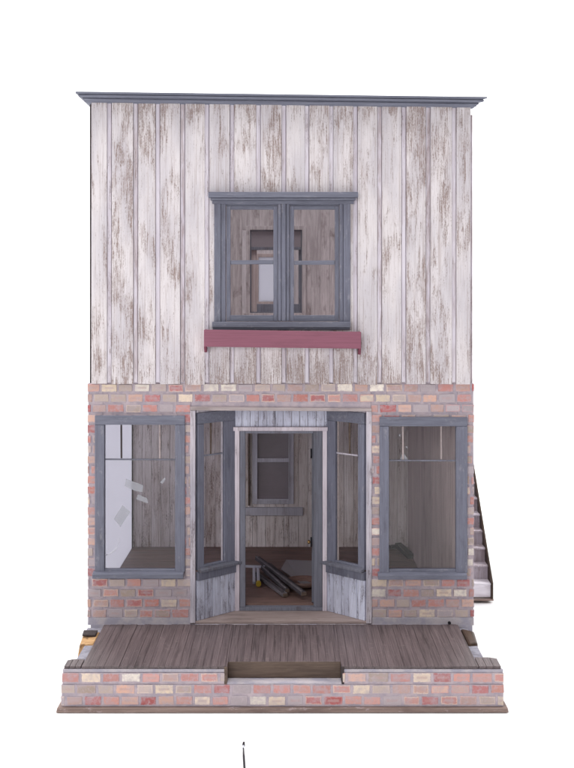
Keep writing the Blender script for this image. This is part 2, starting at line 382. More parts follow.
# shop: grey sash window with opaque grey glazing that stands for the unlit room behind
m = MB(); casing(m, LW[0], LW[1], LW[2], LW[3], 6, ROOMBACK-3, ROOMBACK, 'palegrey')
casing(m, LW[0]+.5, LW[1]-.5, LW[2]+.5, LW[3]-.5, 1.2, ROOMBACK-4.2, ROOMBACK-1, 'palegrey')
m.box(LW[0], LW[1], ROOMBACK-2.5, ROOMBACK+2, bz(462), bz(458), 'palegrey')
bw = m.build('back_window', H, .3)
one('pane', bw, LW[0], LW[1], ROOMBACK+1, ROOMBACK+2, LW[2], LW[3], 'grey_glazing', 0)
one('window_apron', bw, bx(245), bx(303), ROOMBACK-5, ROOMBACK-.05, bz(515), bz(507), 'palegrey')
one('pipe_strip', bw, bx(248.2), bx(249.6), ROOMBACK-7, ROOMBACK-.05, bz(505), bz(424), 'brown')
# upstairs: casing, grey upper sash, lower part open towards the rear room
m = MB(); casing(m, UW[0], UW[1], UW[2], UW[3], 5, ROOMBACK-3, ROOMBACK, 'inwall')
casing(m, UW[0]+1.5, UW[1]-1.5, UW[2]+1.5, UW[3]-1.5, 1.6, ROOMBACK-.5, ROOMBACK+5, 'jamb')
m.box(UW[0]+1.5, UW[1]-1.5, ROOMBACK+.2, ROOMBACK+3, bz(250), bz(247), 'jamb')
m.box(UW[0]+1.5, bx(256.8), ROOMBACK+4, ROOMBACK+7, UW[2], bz(247), 'inbrown')
m.box(bx(298.5), UW[1]-1.5, ROOMBACK+4, ROOMBACK+7, UW[2], bz(247), 'jamb')
m.box(bx(256.8), bx(298.5), ROOMBACK+4, ROOMBACK+7, UW[2], bz(304), 'jamb')
uw = m.build('back_window', H, .3)
one('pane', uw, UW[0]+1.6, UW[1]-1.6, ROOMBACK+1, ROOMBACK+2, bz(247), UW[3], 'grey_glazing', 0)
# rear-room window upstairs, open to the daylight-white studio
m = MB(); casing(m, BX0, BX1, BZ0, BZ1, 5, DEEP-8, DEEP-5.1, 'inbrown'); rw = m.build('rear_window', H, .3)
one('pane', rw, BX0, BX1, DEEP-3.5, DEEP-2.8, BZ0, BZ1, 'frost', 0)
# brown partition on the right of the shop and of the upper room
m = MB(); y = 6.0
def px_(y): return 174-22*min(1, y/170)
while y < ROOMBACK-.5:
    ye = min(y+12+random.uniform(-1, 1), ROOMBACK); a, b = px_(y), px_(ye-.3)
    m.hexa([(a, y, FL+.1), (a+3, y, FL+.1), (b+3, ye-.3, FL+.1), (b, ye-.3, FL+.1), (a, y, Z(-92)), (a+3, y, Z(-92)), (b+3, ye-.3, Z(-92)), (b, ye-.3, Z(-92))], 'inbrown'); y = ye
m.build('partition', H, .25)

# --- siding upstairs: battens between wide worn boards
cent = [109.9, 136.2, 158.4, 183, 207.2, 232.5, 258.5, 284, 307, 331.3, 355.3, 379.6, 403.7, 428, 453.9]
edges = []
prev = -196.0
for c in cent:
    edges.append((prev, c-288-2.4)); prev = c-288+2.2
edges.append((prev, 182.0))
WIN = (-66, 56, Z(-38), Z(90))
def ztop(x): return Z(187.2 - (x+196)*.0125)
m = MB()
for b in ((-196, WIN[0], Z(-93), Z(188)), (WIN[1], 181.8, Z(-93), Z(184)), (WIN[0], WIN[1], WIN[3], Z(186)), (WIN[0], WIN[1], Z(-93), WIN[2])):
    m.box(b[0], b[1], 0, 5, b[2], b[3], 'siding_gap')
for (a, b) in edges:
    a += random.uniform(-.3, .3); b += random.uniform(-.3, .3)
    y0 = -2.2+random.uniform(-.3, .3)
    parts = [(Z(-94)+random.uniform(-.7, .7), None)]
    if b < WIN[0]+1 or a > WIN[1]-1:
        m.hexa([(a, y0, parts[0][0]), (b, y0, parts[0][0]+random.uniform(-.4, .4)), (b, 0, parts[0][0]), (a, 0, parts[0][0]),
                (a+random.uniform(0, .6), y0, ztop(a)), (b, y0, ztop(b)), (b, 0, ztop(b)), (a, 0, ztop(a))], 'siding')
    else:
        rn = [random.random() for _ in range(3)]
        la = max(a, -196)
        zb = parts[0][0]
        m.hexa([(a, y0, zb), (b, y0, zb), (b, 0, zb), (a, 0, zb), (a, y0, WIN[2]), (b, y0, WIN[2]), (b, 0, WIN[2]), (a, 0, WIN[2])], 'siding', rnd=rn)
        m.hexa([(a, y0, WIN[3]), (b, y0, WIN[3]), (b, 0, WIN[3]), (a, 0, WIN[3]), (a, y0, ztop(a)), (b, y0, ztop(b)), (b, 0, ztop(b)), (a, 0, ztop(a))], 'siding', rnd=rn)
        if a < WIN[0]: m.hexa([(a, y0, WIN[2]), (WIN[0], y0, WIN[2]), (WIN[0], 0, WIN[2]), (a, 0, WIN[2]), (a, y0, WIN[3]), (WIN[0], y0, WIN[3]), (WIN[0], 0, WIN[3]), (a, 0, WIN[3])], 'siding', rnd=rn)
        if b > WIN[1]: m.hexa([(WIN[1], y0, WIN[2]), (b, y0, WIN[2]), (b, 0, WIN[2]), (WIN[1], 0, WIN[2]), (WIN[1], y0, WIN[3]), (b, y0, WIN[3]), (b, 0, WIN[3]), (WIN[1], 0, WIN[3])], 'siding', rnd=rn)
# thin batten strips in the gaps, slightly proud of the backing
for c in cent:
    x = c-288
    for (z0, z1) in (((Z(-92), ztop(x)),) if not WIN[0]-1 < x < WIN[1]+1 else ((Z(-92), WIN[2]), (WIN[3], ztop(x)))):
        m.box(x-2.1, x+1.6, -1.7, 0, z0, z1, 'siding_gap')
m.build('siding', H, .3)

# --- cornice: crown moulding along the front, mitred return down the left side
prof = [(2, 0), (-1.5, 0), (-2.5, 1.0), (-4.5, 1.4), (-5.2, 2.6), (-8.2, 3.6), (-7.0, 4.0), (-7.0, 4.5), (-12.2, 5.0), (-13.2, 6.6), (-12.0, 7.0), (-12.0, 7.4), (-16, 7.7), (-16, 9.4), (2, 9.4)]
m = MB()
m.prism(prof, -200, 184, 'cornice', 'x', ends=(lambda p: -199.5+p[0]*.62 if p[0] < 0 else -199.5, lambda p: 184-p[0]*.78 if p[0] < 0 else 184))
o = m.build('cornice', H, .2)
o.location = (0, 0, (Z(183.8))*MM); o.rotation_euler = (0, R(.75), 0)
for v in o.data.vertices: pass
m = MB()
m.prism([(-199.6+p[0]*.62, p[1]+Z(186.3)) for p in prof], -16, 330, 'cornice', 'y', ends=(lambda p: min((p[0]+199.6)/.62, 0), lambda p: 330))
m.build('cornice_return', H, .2)

# --- upper double window
def fx(px): return px-288.0
def fz(py): return Z(290.0-py)
m = MB()
m.box(fx(214.5), fx(221), -5, 3, fz(322), fz(203.5), 'grey'); m.box(fx(221.2), fx(225.8), -3.6, 3, fz(322), fz(203.5), 'grey')
m.box(fx(343.2), fx(350), -5, 3, fz(322), fz(203.5), 'grey'); m.box(fx(339.4), fx(343), -3.6, 3, fz(322), fz(203.5), 'grey')
m.box(fx(278), fx(281.2), -3.4, 3, fz(321), fz(204), 'grey'); m.box(fx(281.6), fx(285.8), -4.6, 3, fz(321), fz(204), 'grey'); m.box(fx(286.2), fx(289.4), -3.4, 3, fz(321), fz(204), 'grey')
m.box(fx(225.8), fx(339.4), -1.5, 4, fz(205.6), fz(203), 'greyh'); m.box(fx(277.7), fx(289.7), .5, 4.5, fz(321), fz(205.7), 'grey')
W = m.build('upper_window', H, .4)
m = MB(); m.box(fx(209), fx(357.5), -12, 0, fz(198.3), fz(192.8), 'greyh'); m.box(fx(211), fx(355), -8.5, 0, fz(201), fz(198.4), 'greyh'); m.box(fx(212.5), fx(353.5), -6.8, 0, fz(204.2), fz(201.1), 'greyh')
m.build('window_cap', W, .5)
m = MB(); m.box(fx(212.6), fx(350), -8.5, 4, fz(327.5), fz(321.6), 'greyh'); m.box(fx(213), fx(349.6), -6.5, 3.8, fz(329.6), fz(327.6), 'greyh'); m.build('sill', W, .6)
for (a, b) in ((226.4, 277.6), (289.8, 339)):
    m = MB()
    for (x0, x1) in ((a, a+4.2), (b-4.2, b)): m.box(fx(x0), fx(x1), -1.8, 2.6, fz(321.2), fz(205.9), 'grey')
    m.box(fx(a+4.2), fx(b-4.2), -1.8, 2.6, fz(321.2), fz(315.2), 'greyh'); m.box(fx(a+4.2), fx(b-4.2), -1.8, 2.6, fz(209.6), fz(205.9), 'greyh')
    zz = 261 if a < 280 else 261.4
    m.hexa([(fx(a+4.4), -2.4, fz(zz+3.4)), (fx(b-4.4), -2.4, fz(zz+3.2)), (fx(b-4.4), 3.2, fz(zz+3.2)), (fx(a+4.4), 3.2, fz(zz+3.4)),
            (fx(a+4.4), -2.4, fz(zz-.6)), (fx(b-4.4), -2.4, fz(zz-1)), (fx(b-4.4), 3.2, fz(zz-1)), (fx(a+4.4), 3.2, fz(zz-.6))], 'greyh')
    s = m.build('sash', W, .4)
    one('pane', s, fx(a+4.2), fx(b-4.2), .6, 1.2, fz(260), fz(209.6), 'glass', 0)
    one('pane', s, fx(a+4.2), fx(b-4.2), .9, 1.5, fz(315.2), fz(264.4), 'glass', 0)

# --- mauve window box with end brackets
m = MB(); kx = .985
P = lambda px, py, y: ((px-288)*kx, y, Z((290-py)*kx))
a, b = P(204, 346.8, -17), P(361, 348.8, -17); c, d = P(361, 331.8, -17), P(204, 329.6, -17)
def slab(y0, y1): m.hexa([(a[0], y0, a[2]), (b[0], y0, b[2]), (b[0], y1, b[2]), (a[0], y1, a[2]), (d[0], y0, d[2]), (c[0], y0, c[2]), (c[0], y1, c[2]), (d[0], y1, d[2])], 'mauve')
slab(-17.5, -15); m.box(a[0]+2.6, b[0]-2.6, -14.9, -2.4, a[2]+.5, a[2]+2.5, 'mauve_dark')
wb = m.build('window_box', H, .5)
for x, zt in ((a[0]-.3, d[2]-.3), (b[0]-2.3, c[2]-.3)):
    m = MB(); m.prism([(-14.9, zt), (-14.9, zt-17.5), (-10, zt-22.5), (-2.4, zt-22.5), (-2.4, zt)], x, x+2.6, 'mauve_dark'); m.build('bracket', wb, .3)

# --- brick storey
TONES = [(srgb(192, 126, 116), 3.0), (srgb(176, 94, 92), 2.4), (srgb(204, 146, 134), 2.4), (srgb(224, 204, 180), 2.0), (srgb(236, 226, 212), 1.0),
         (srgb(176, 164, 168), 3.0), (srgb(186, 152, 142), 2.4), (srgb(172, 154, 142), 1.4), (srgb(208, 166, 148), 1.5), (srgb(190, 172, 162), 1.8)]
def brick_tone(pale=0):
    cs, ws = zip(*TONES); c = random.choices(cs, ws)[0]; f = random.uniform(.80, 1.0)
    if random.random() < .16: pale *= .2
    if pale:
        q = srgb(192, 178, 182); c = tuple(c[i]*(1-pale)+q[i]*pale for i in range(3))
    return tuple(min(1, x*f) for x in c)
def lay(m, x0, x1, zt, rows, pitch, h, y0, y1, L, opens=(), pale=0, gap=2.2):
    for r in range(rows):
        top = zt-pitch*r; z0 = top-h
        x = x0-random.choice((0, .45, .25, .7))*L
        while x < x1:
            ln = L*random.uniform(.9, 1.1); a, b = max(x, x0), min(x+ln-gap, x1); x += ln
            segs = [(a, b)]
            for (oa, ob, oc, od) in opens:
                if z0 < od-1.0 and top > oc+1.0:
                    ns = []
                    for s0, s1 in segs:
                        if s1 <= oa or s0 >= ob: ns.append((s0, s1)); continue
                        if s0 < oa: ns.append((s0, oa))
                        if s1 > ob: ns.append((ob, s1))
                    segs = ns
            for s0, s1 in segs:
                if s1-s0 < 1.6: continue
                zz0, zz1 = z0+random.uniform(-.35, .35), top+random.uniform(-.35, .35)
                m.box(s0, s1, y0-random.uniform(-.15, .35), y1, zz0, zz1, 'brick', jit=.4, tone=brick_tone(pale), uvbox=(s0, s1, zz0, zz1))
OPEN_L = (fx(103), fx(177), fz(571), fz(422)); OPEN_R = (fx(387), fx(457.5), fz(571), fz(423)); OPEN_B = (fx(191), fx(371), fz(626), fz(409.5))
m = MB(); X0, X1, ZT, ZB = -200, 185.5, fz(383.2), fz(624.5)
xs = [X0, OPEN_L[0], OPEN_L[1], OPEN_B[0], OPEN_B[1], OPEN_R[0], OPEN_R[1], X1]
for i in range(7):
    o_ = {1: OPEN_L, 3: OPEN_B, 5: OPEN_R}.get(i)
    if o_:
        m.box(xs[i], xs[i+1], 0, 5, o_[3], ZT, 'mortar')
        if i != 3: m.box(xs[i], xs[i+1], 0, 5, ZB, o_[2], 'mortar')
    else: m.box(xs[i], xs[i+1], 0, 5, ZB, ZT, 'mortar')
lay(m, X0-.3, X1+.3, fz(384), 23, 10.25, 7.6, -.8, .5, 16.6, (OPEN_L, OPEN_R, OPEN_B), .18)
m.box(X0, fx(190.5), -1.2, .2, ZB-.3, fz(617.4), 'plaster', jit=.3); m.box(fx(372), X1, -1.2, .2, ZB-.3, fz(617.4), 'plaster', jit=.3)
bwall = m.build('brick_wall', H, .45)
m = MB(); m.tube([(fx(449), -2.4, fz(622.4)), (fx(449), 1, fz(622.4))], 1.6, 'black'); m.build('screw', bwall, 0)

# --- the two shop windows
def shop_window(x0, x1, gx0, gx1, zt, gzt, gzb, zb, muntx, muntz, mm):
    m = MB()
    m.box(fx(x0), fx(gx0), -4.2, 4, fz(zb), fz(gzt), 'grey'); m.box(fx(gx1), fx(x1), -4.2, 4, fz(zb), fz(gzt), 'grey')
    m.hexa([(fx(x0), -4.2, fz(gzt-.1)), (fx(x1), -4.2, fz(gzt-.1)), (fx(x1), 4, fz(gzt-.1)), (fx(x0), 4, fz(gzt-.1)),
            (fx(x0), -4.2, fz(zt)), (fx(x1), -4.2, fz(zt+.3)), (fx(x1), 4, fz(zt+.3)), (fx(x0), 4, fz(zt))], 'greyh')
    m.box(fx(gx0), fx(gx1), -3.2, 4, fz(zb), fz(gzb), 'greyh')
    W = m.build('shop_window', H, .5)
    m = MB(); m.hexa([(fx(x0)-1.8, -9.5, fz(zb+5.6)), (fx(x1)-1, -9.5, fz(zb+5.6)), (fx(x1)-1, -1, fz(zb+5)), (fx(x0)-1.8, -1, fz(zb+5)),
                      (fx(x0)-1.8, -9.5, fz(zb+.8)), (fx(x1)-1, -9.5, fz(zb+.8)), (fx(x1)-1, -1, fz(zb-1)), (fx(x0)-1.8, -1, fz(zb-1))], 'greyh')
    m.build('sill', W, .5)
    one('pane', W, fx(gx0), fx(gx1), 1.4, 2.0, fz(gzb), fz(gzt), 'glass', 0)
    m = MB()
    m.bar((fx(gx0), .2, fz(muntz)), (fx(gx1), .2, fz(muntz+.3)), 1.6, 1.5, mm[0])
    for x, mt in zip(muntx, mm[1:]): m.bar((fx(x), .3, fz(muntz-1)), (fx(x)-.2, .3, fz(gzt)), 1.7, 1.5, mt, up=(0, 1, 0))
    m.build('muntin', W, .3)
    return W
WL = shop_window(95.5, 185.2, 105, 175.5, 415, 424.5, 568.8, 571, (121.5, 160), 459.3, ('jamb', 'raw', 'beige'))
WR = shop_window(379.3, 466.8, 388.6, 455.6, 416.6, 426, 568.8, 572, (403, 441.2), 460.4, ('jamb', 'beige', 'beige'))
def patch(parent, pts, mat='tape', y=1.1):
    bm = bmesh.new(); v = [bm.verts.new((fx(a)*MM, y*MM, fz(b)*MM)) for a, b in pts]
    f = bm.faces.new(v); r = bmesh.ops.extrude_face_region(bm, geom=[f]); bmesh.ops.translate(bm, vec=(0, .12*MM, 0), verts=[q for q in r['geom'] if isinstance(q, bmesh.types.BMVert)])
    bmesh.ops.recalc_face_normals(bm, faces=bm.faces); me = bpy.data.meshes.new('tape'); bm.to_mesh(me); bm.free(); me.materials.append(M[mat])
    o = bpy.data.objects.new('tape', me); COL.objects.link(o); o.parent = parent
patch(WL, [(126, 479), (143.5, 485.5), (142, 492.5), (135, 491), (124.5, 486)])
patch(WL, [(138, 494.5), (147, 498.5), (148.2, 503.8), (136, 499.5)])
patch(WL, [(122.5, 505.5), (130, 512), (120.5, 527), (113.8, 519)])
patch(WL, [(160, 482), (165, 477.5), (165.5, 480), (162, 484.5)])
m = MB(); m.tube([(fx(104.5), 1.0, fz(555.5)), (fx(110), 1.0, fz(554)), (fx(115.5), 1.0, fz(549.5)), (fx(118.8), 1.0, fz(543)), (fx(119.5), 1.0, fz(538))], [.5, .6, .5, .3, .2], 'palegrey', 6); m.build('shadow_line', WL, 0)  # grey tube on the glass standing for a curved shadow line
patch(WR, [(400.3, 458.5), (402, 454), (404, 453.6), (407, 457.5), (408, 460), (400, 460.3)])
patch(WR, [(399, 434), (400.6, 434.6), (400, 437), (398.8, 436)])
patch(WR, [(406, 446), (407.2, 446.6), (408, 449), (406.4, 448)])

# --- recessed entrance
DY = 41; KD = 1+DY/1200
def dx(px): return (px-288)*KD
def dz(py): return Z((290-py)*KD)
m = MB(); m.hexa([(fx(190.6), -2.5, fz(410.2)), (fx(371.5), -2.5, fz(411.2)), (fx(371.5), 5, fz(411.2)), (fx(190.6), 5, fz(410.2)),
                  (fx(190.6), -2.5, fz(406.4)), (fx(371.5), -2.5, fz(408.2)), (fx(371.5), 5, fz(408.2)), (fx(190.6), 5, fz(406.4))], 'beige')
m.build('entrance_lintel', H, .4)
one('corner_post', H, fx(190.4), fx(195.4), -2.2, 4, fz(622.6), fz(410.3), 'post_white')
one('corner_post', H, fx(366.2), fx(371.6), -2.2, 4, fz(623), fz(411.3), 'post_white')
m = MB(); m.prism([(fx(192.5), 0), (fx(370), 0), (41, DY+6), (-55, DY+6)], 0, 1, 'tread', 'y') if False else None
# landing wedge between the two bay sides
def wedge(m, z0, z1, mat, inset=0):
    P4 = [(fx(191)+.1, .2), (fx(371.4)-.1, .2), (44, DY+7), (-59, DY+7)]
    m.hexa([(x, y, z0) for x, y in P4]+[(x, y, z1) for x, y in P4], mat)
m = MB(); wedge(m, Z(-334), Z(-331.2), 'tread'); m.build('landing', H, .5)
m = MB(); wedge(m, Z(-119.2), Z(-116.5), 'inbrown'); m.build('entrance_soffit', H, .2)
m = MB(); m.box(dx(238), dx(326), DY-3, DY+6, Z(-331.1), Z(-327.5), 'jamb'); m.build('threshold', H, .4)

def bay_side(ax, ay, bx_, by, glass_t, munt_t, mats):
    """angled shop window from A (front, at the facade) to B (rear, at the door frame)"""
    A2, B2 = Vector((ax, ay)), Vector((bx_, by)); L = (B2-A2).length; d = (B2-A2)/L
    nrm = Vector((-d.y, d.x)) if ax > 0 else Vector((d.y, -d.x))      # outward, towards the visitor
    if nrm.y > 0: nrm = -nrm
    mat = Matrix(((d.x, -nrm.x, 0, ax*MM), (d.y, -nrm.y, 0, ay*MM), (0, 0, 1, 0), (0, 0, 0, 1)))  # local x along, -y outward
    g0, g1 = glass_t[0]*L, glass_t[1]*L
    zt, gt, gb, zb = Z(-123), Z(-134.5), Z(-277), Z(-281)
    m = MB()
    m.box(1, g0, -2.5, 3, zb, gt, 'grey'); m.box(g1, L-1, -2.5, 3, zb, gt, 'grey'); m.box(1, L-1, -2.5, 3, gt+.1, zt, 'greyh'); m.box(g0, g1, -2.2, 3, zb, gb, 'greyh')
    W = m.build('bay_window', H, .45, mat)
    m = MB(); m.hexa([(0, -8, zb-1.5), (L+3, -8, zb-1.5), (L+3, -2.6, zb-1), (0, -2.6, zb-1), (0, -8, zb+1.2), (L+3, -8, zb+1.2), (L+3, -2.6, zb+2.2), (0, -2.6, zb+2.2)], 'jamb')
    m.build('sill', W, .3, mat)
    m = MB(); m.box(0, L, -4.2, 0, zb-10, zb-1.6, 'grey'); m.build('apron', W, .3, mat)
    m = MB(); m.box(g0, g1, .8, 1.3, gb, gt, 'glass'); m.build('pane', W, 0, mat)
    m = MB(); mz = Z(-167); m.box(g0, g1, -.6, .6, mz-.8, mz+.8, mats[0])
    m.box(munt_t[0]*L-.8, munt_t[0]*L+.8, -.5, .7, mz+.8, gt, mats[1]); m.box(munt_t[1]*L-.8, munt_t[1]*L+.8, -.5, .7, mz+.8 if mats[3] else mz+.8, gt, mats[2])
    if mats[3]: m.box(munt_t[1]*L-.7, munt_t[1]*L+.7, -.5, .7, gb, mz-.8, mats[2])
    m.build('muntin', W, .2, mat)
    m = MB(); x = 0
    n = 5
    for i in range(n):
        m.box(i*L/n+.2, (i+1)*L/n-.2, -2.0-random.uniform(0, .5), 1.5, Z(-331.1), zb-10.1, 'bay_white')
    m.build('bay_panel', H, .3, mat)
    m = MB(); m.box(0, L, -1.5, 2, zt+.1, Z(-119.3), 'post_white'); m.build('bay_header', H, .2, mat)
    return W
bay_side(fx(195)+.6, 2.5, dx(234.5), DY, (.17, .70), (.38, .67), ('jamb', 'brown', 'post_white', True))
bay_side(fx(367)-.6, 2.5, dx(327.5), DY, (.17, .76), (.42, .72), ('post_white', 'brown', 'beige', True))
# door frame: white trim outside, grey jamb inside
m = MB()
m.box(dx(235), dx(239.6), DY-4, DY+5, Z(-331.1), dz(427), 'trim_white'); m.box(dx(322.4), dx(326.8), DY-4, DY+5, Z(-331.1), dz(428), 'trim_white')
m.box(dx(233.5), dx(327.5), DY-5, DY+5, dz(430.4), dz(426.6), 'trim_white')
m.build('door_trim', H, .3)
m = MB()
m.box(dx(239.8), dx(245.4), DY-2.5, DY+7, Z(-327.4), dz(430.6), 'jamb'); m.box(dx(313.6), dx(322.2), DY-2.5, DY+7, Z(-327.4), dz(430.6), 'jamb')
m.box(dx(245.5), dx(313.5), DY-2.2, DY+7, dz(433.2), dz(430.6), 'jamb')
m.build('door_frame', H, .4)
m = MB(); x = dx(234); i = 0
while x < dx(327)-1:
    xe = min(x+8.5, dx(327.5)); m.box(x, xe-.4, DY-2.0-random.uniform(0, .6), DY+3, dz(426.4), Z(-119.3), 'bay_white'); x = xe
m.build('transom_panel', H, .25)
# plaster-coloured inner faces of the bay, door leaf swung inwards
Ld = 66; hinge = Vector((dx(313.6)-.2, DY+7.5))
ang = R(88.8)
dm = Matrix(((math.cos(ang), -math.sin(ang), 0, hinge.x*MM), (math.sin(ang), math.cos(ang), 0, hinge.y*MM), (0, 0, 1, 0), (0, 0, 0, 1)))
m = MB(); z0, z1 = FL+1, dz(434)
m.box(0, 9, -1.6, 1.6, z0, z1, 'jamb'); m.box(Ld-9, Ld, -1.6, 1.6, z0, z1, 'jamb'); m.box(9, Ld-9, -1.6, 1.6, z0, z0+16, 'jamb'); m.box(9, Ld-9, -1.6, 1.6, z1-9, z1, 'jamb'); m.box(9, Ld-9, -1.6, 1.6, z0+66, z0+76, 'jamb')
m.box(9, Ld-9, -.6, .6, z0+16, z0+66, 'inbrown'); m.box(9, Ld-9, -.4, .4, z0+76, z1-9, 'glass')
D = m.build('door', H, .3, dm)
m = MB(); kz = Z(-275); m.tube([(Ld-5, 1.6, kz), (Ld-5, 3, kz), (Ld-5, 3.8, kz), (Ld-5, 5.4, kz), (Ld-5, 6.2, kz)], [1.0, .9, 1.9, 2.2, 1.0], 'brass', 12); m.build('door_knob', D, 0, dm)
for hz in (Z(-170), Z(-262)):
    m = MB(); m.tube([(-1, 2.2, hz-5), (-1, 2.2, hz+5)], .8, 'black', 8); m.box(-.5, 3.5, 1.65, 2.1, hz-4, hz+4, 'jamb'); m.build('hinge', D, 0, dm)

# --- porch
FY = -134; DK = Z(-334)
SX0, SX1, SY = -54, 47.5, -119
m = MB(); x = -183.5
while x < 169:
    xe = min(x+random.uniform(6.2, 7.6), 169.5); y0 = -133
    if xe > SX0 and x < SX1:
        if x < SX0: xe = SX0
        elif xe > SX1: xe = SX1; y0 = SY
        else: y0 = SY
        if x >= SX1-.01: y0 = -133
    dzj = random.uniform(-.2, .2)
    m.hexa([(x, y0+random.uniform(-.5, .3), DK-3), (xe-.12, y0+random.uniform(-.5, .3), DK-3), (xe-.12, -1.5, DK-3), (x, -1.5, DK-3),
            (x, y0, DK+dzj-.6), (xe-.12, y0, DK+dzj-.6), (xe-.12, -1.5, DK+dzj), (x, -1.5, DK+dzj)], 'deck')
    x = xe
for (xa, xb, ya, yb) in ((-199, -184, -133, -113), (170, 189.5, -133, -108)):
    n = 3
    for i in range(n):
        q0 = xa+(xb-xa)*i/n; q1 = xa+(xb-xa)*(i+1)/n-.3
        cut = 3.5 if (i == 0 and xa < 0) or (i == 2 and xa > 0) else 0
        m.hexa([(q0+(cut if xa > 0 and 0 else 0), ya, DK-3), (q1, ya, DK-3), (q1, yb-(cut if xa > 0 else 0), DK-3), (q0, yb-(cut if xa < 0 else 0), DK-3),
                (q0, ya, DK-.6), (q1, ya, DK-.6), (q1, yb-(cut if xa > 0 else 0), DK-.2), (q0, yb-(cut if xa < 0 else 0), DK-.2)], 'deck')
PD = m.build('porch_deck', H, .15)
# curb: plaster body with brick face, lower where the step is cut in
CB = Z(-370)
m = MB()
m.box(-199.5, SX0-1.2, FY+1, -112, CB, DK-3.2, 'ledge'); m.box(SX1+1.2, 190, FY+1, -108, CB, DK-3.2, 'ledge')
m.box(-193, SX0-1.2, -111.9, -20, CB, DK-3.4, 'ledge', jit=.5); m.box(SX1+1.2, 179.5, -107.9, -2, CB, DK-3.4, 'ledge', jit=.5); m.box(-200, SX0-1.2, -19.9, -2, CB, DK-3.2, 'ledge')
m.box(SX0-1.1, SX1+1.1, FY+1, -2, CB, Z(-349.5), 'plaster')
m.box(SX0-1.1, SX1+1.1, SY+3, -2.1, Z(-349.4), DK-3.3, 'brown')
m.box(-200, SX0-.8, FY-.4, FY+4, Z(-339.6), DK-3.1, 'plaster', jit=.25); m.box(SX1+.8, 191, FY-.4, FY+4, Z(-339.6), DK-3.1, 'plaster', jit=.25)
m.box(SX0-1.2, SX1+1.2, FY-.6, FY+4, Z(-350.2), Z(-348.8), 'plaster', jit=.2)
m.box(-200.2, SX0-.9, FY-.3, FY+.9, Z(-350), Z(-339.7), 'mortar'); m.box(SX1+.9, 191.2, FY-.3, FY+.9, Z(-350), Z(-339.7), 'mortar'); m.box(-201, 191.3, FY-.35, FY+.95, CB, Z(-350.1), 'mortar')
lay(m, -200.5, SX0-.8, Z(-340.2), 1, 10.1, 7.9, FY-.8, FY+2, 18.2, (), .25); lay(m, SX1+.8, 191.5, Z(-340.2), 1, 10.1, 7.9, FY-.8, FY+2, 18.2, (), .25)
lay(m, -201.5, 191.5, Z(-350.6), 2, 10.1, 7.7, FY-.8, FY+2, 17.2, (), .22)
lay(m, -201.5, -199, Z(-350.6), 2, 10.1, 8.4, FY+4, FY+20, 17, (), .25)
m.build('porch_curb', H, .5)
m = MB(); m.box(SX0+.1, SX1-.1, SY-.4, SY+2.9, Z(-349.3), DK-.9, 'brown'); m.build('step_riser', H, .4)
one('step_cheek', H, SX0-2.6, SX0+.0, FY-.9, SY-.5, Z(-350), DK-1, 'brown'); one('step_cheek', H, SX1, SX1+2.4, FY-.9, SY-.5, Z(-350), DK-1, 'raw')
# base board, end blocks at the wall
m = MB(); m.hexa([(-205.5, FY-3.5, .3), (195.5, FY-3.5, .6), (195.5, DEEP, .3), (-205.5, DEEP, .3), (-204.5, FY-3, CB-.1), (194.6, FY-3, CB-.1), (194.6, DEEP, CB-.1), (-204.5, DEEP, CB-.1)], 'baseb')
m.build('base_board', H, .7)
one('foundation', H, -197, 184, -1.9, DEEP-2, CB, Z(-334.1), 'plaster', 0)
m = MB(); m.hexa([(-199, -66, DK-14), (-184.2, -66, DK-14), (-184.2, -24, DK-14), (-200, -24, DK-14), (-197.5, -62, DK-2.6), (-184.4, -60, DK-1.5), (-184.4, -24, DK-1.2), (-200, -24, DK-1.5)], 'orange')
m.box(-199.5, -186, -40, -24.5, DK-1.1, DK+.6, 'raw', jit=.8)
m.build('split_post_stub', H, .6)
m = MB(); m.hexa([(170.4, -64, DK-12), (180, -62, DK-12), (182.5, -22, DK-12), (170.4, -14, DK-12), (170.4, -64, DK-.6), (180, -62, DK-.6), (182.5, -24, DK-.2), (170.4, -13, DK-.2)], 'dark_brown')
m.build('stained_block', H, 2.2)

# --- outside stair along the right wall, climbing to the back
S = MB(); S.box(186.5, 246, 236, 560, Z(-372), Z(-370), 'baseb'); ST = S.build('staircase', H, .3)
ns = 15; rise, run = 16.9, 20.6
for i in range(ns):
    m = MB(); y = 240+run*i; z = Z(-368.5)+rise*i
    m.box(187, 243, y, y+2, z, z+rise-2.2, 'steps' if i == 0 else 'siding_gap'); m.box(187, 243, y-2.6, y+run+1.5, z+rise-2.1, z+rise, 'siding_gap' if i > 0 else 'steps')  # steps above the first coloured greyer to stand for shadow on them
    m.build('step', ST, .3)
for x0 in (185.9, 243.3):
    m = MB(); zt = Z(-368.5)
    m.prism([(236, zt-1), (236, zt+rise+1), (240+run*ns, zt+rise*(ns+1)+1), (240+run*ns, zt+rise*(ns-1)-8), (262, zt-1)], x0, x0+(1 if x0 < 200 else 2.2), 'dark_brown'); m.build('stringer', ST, .2)

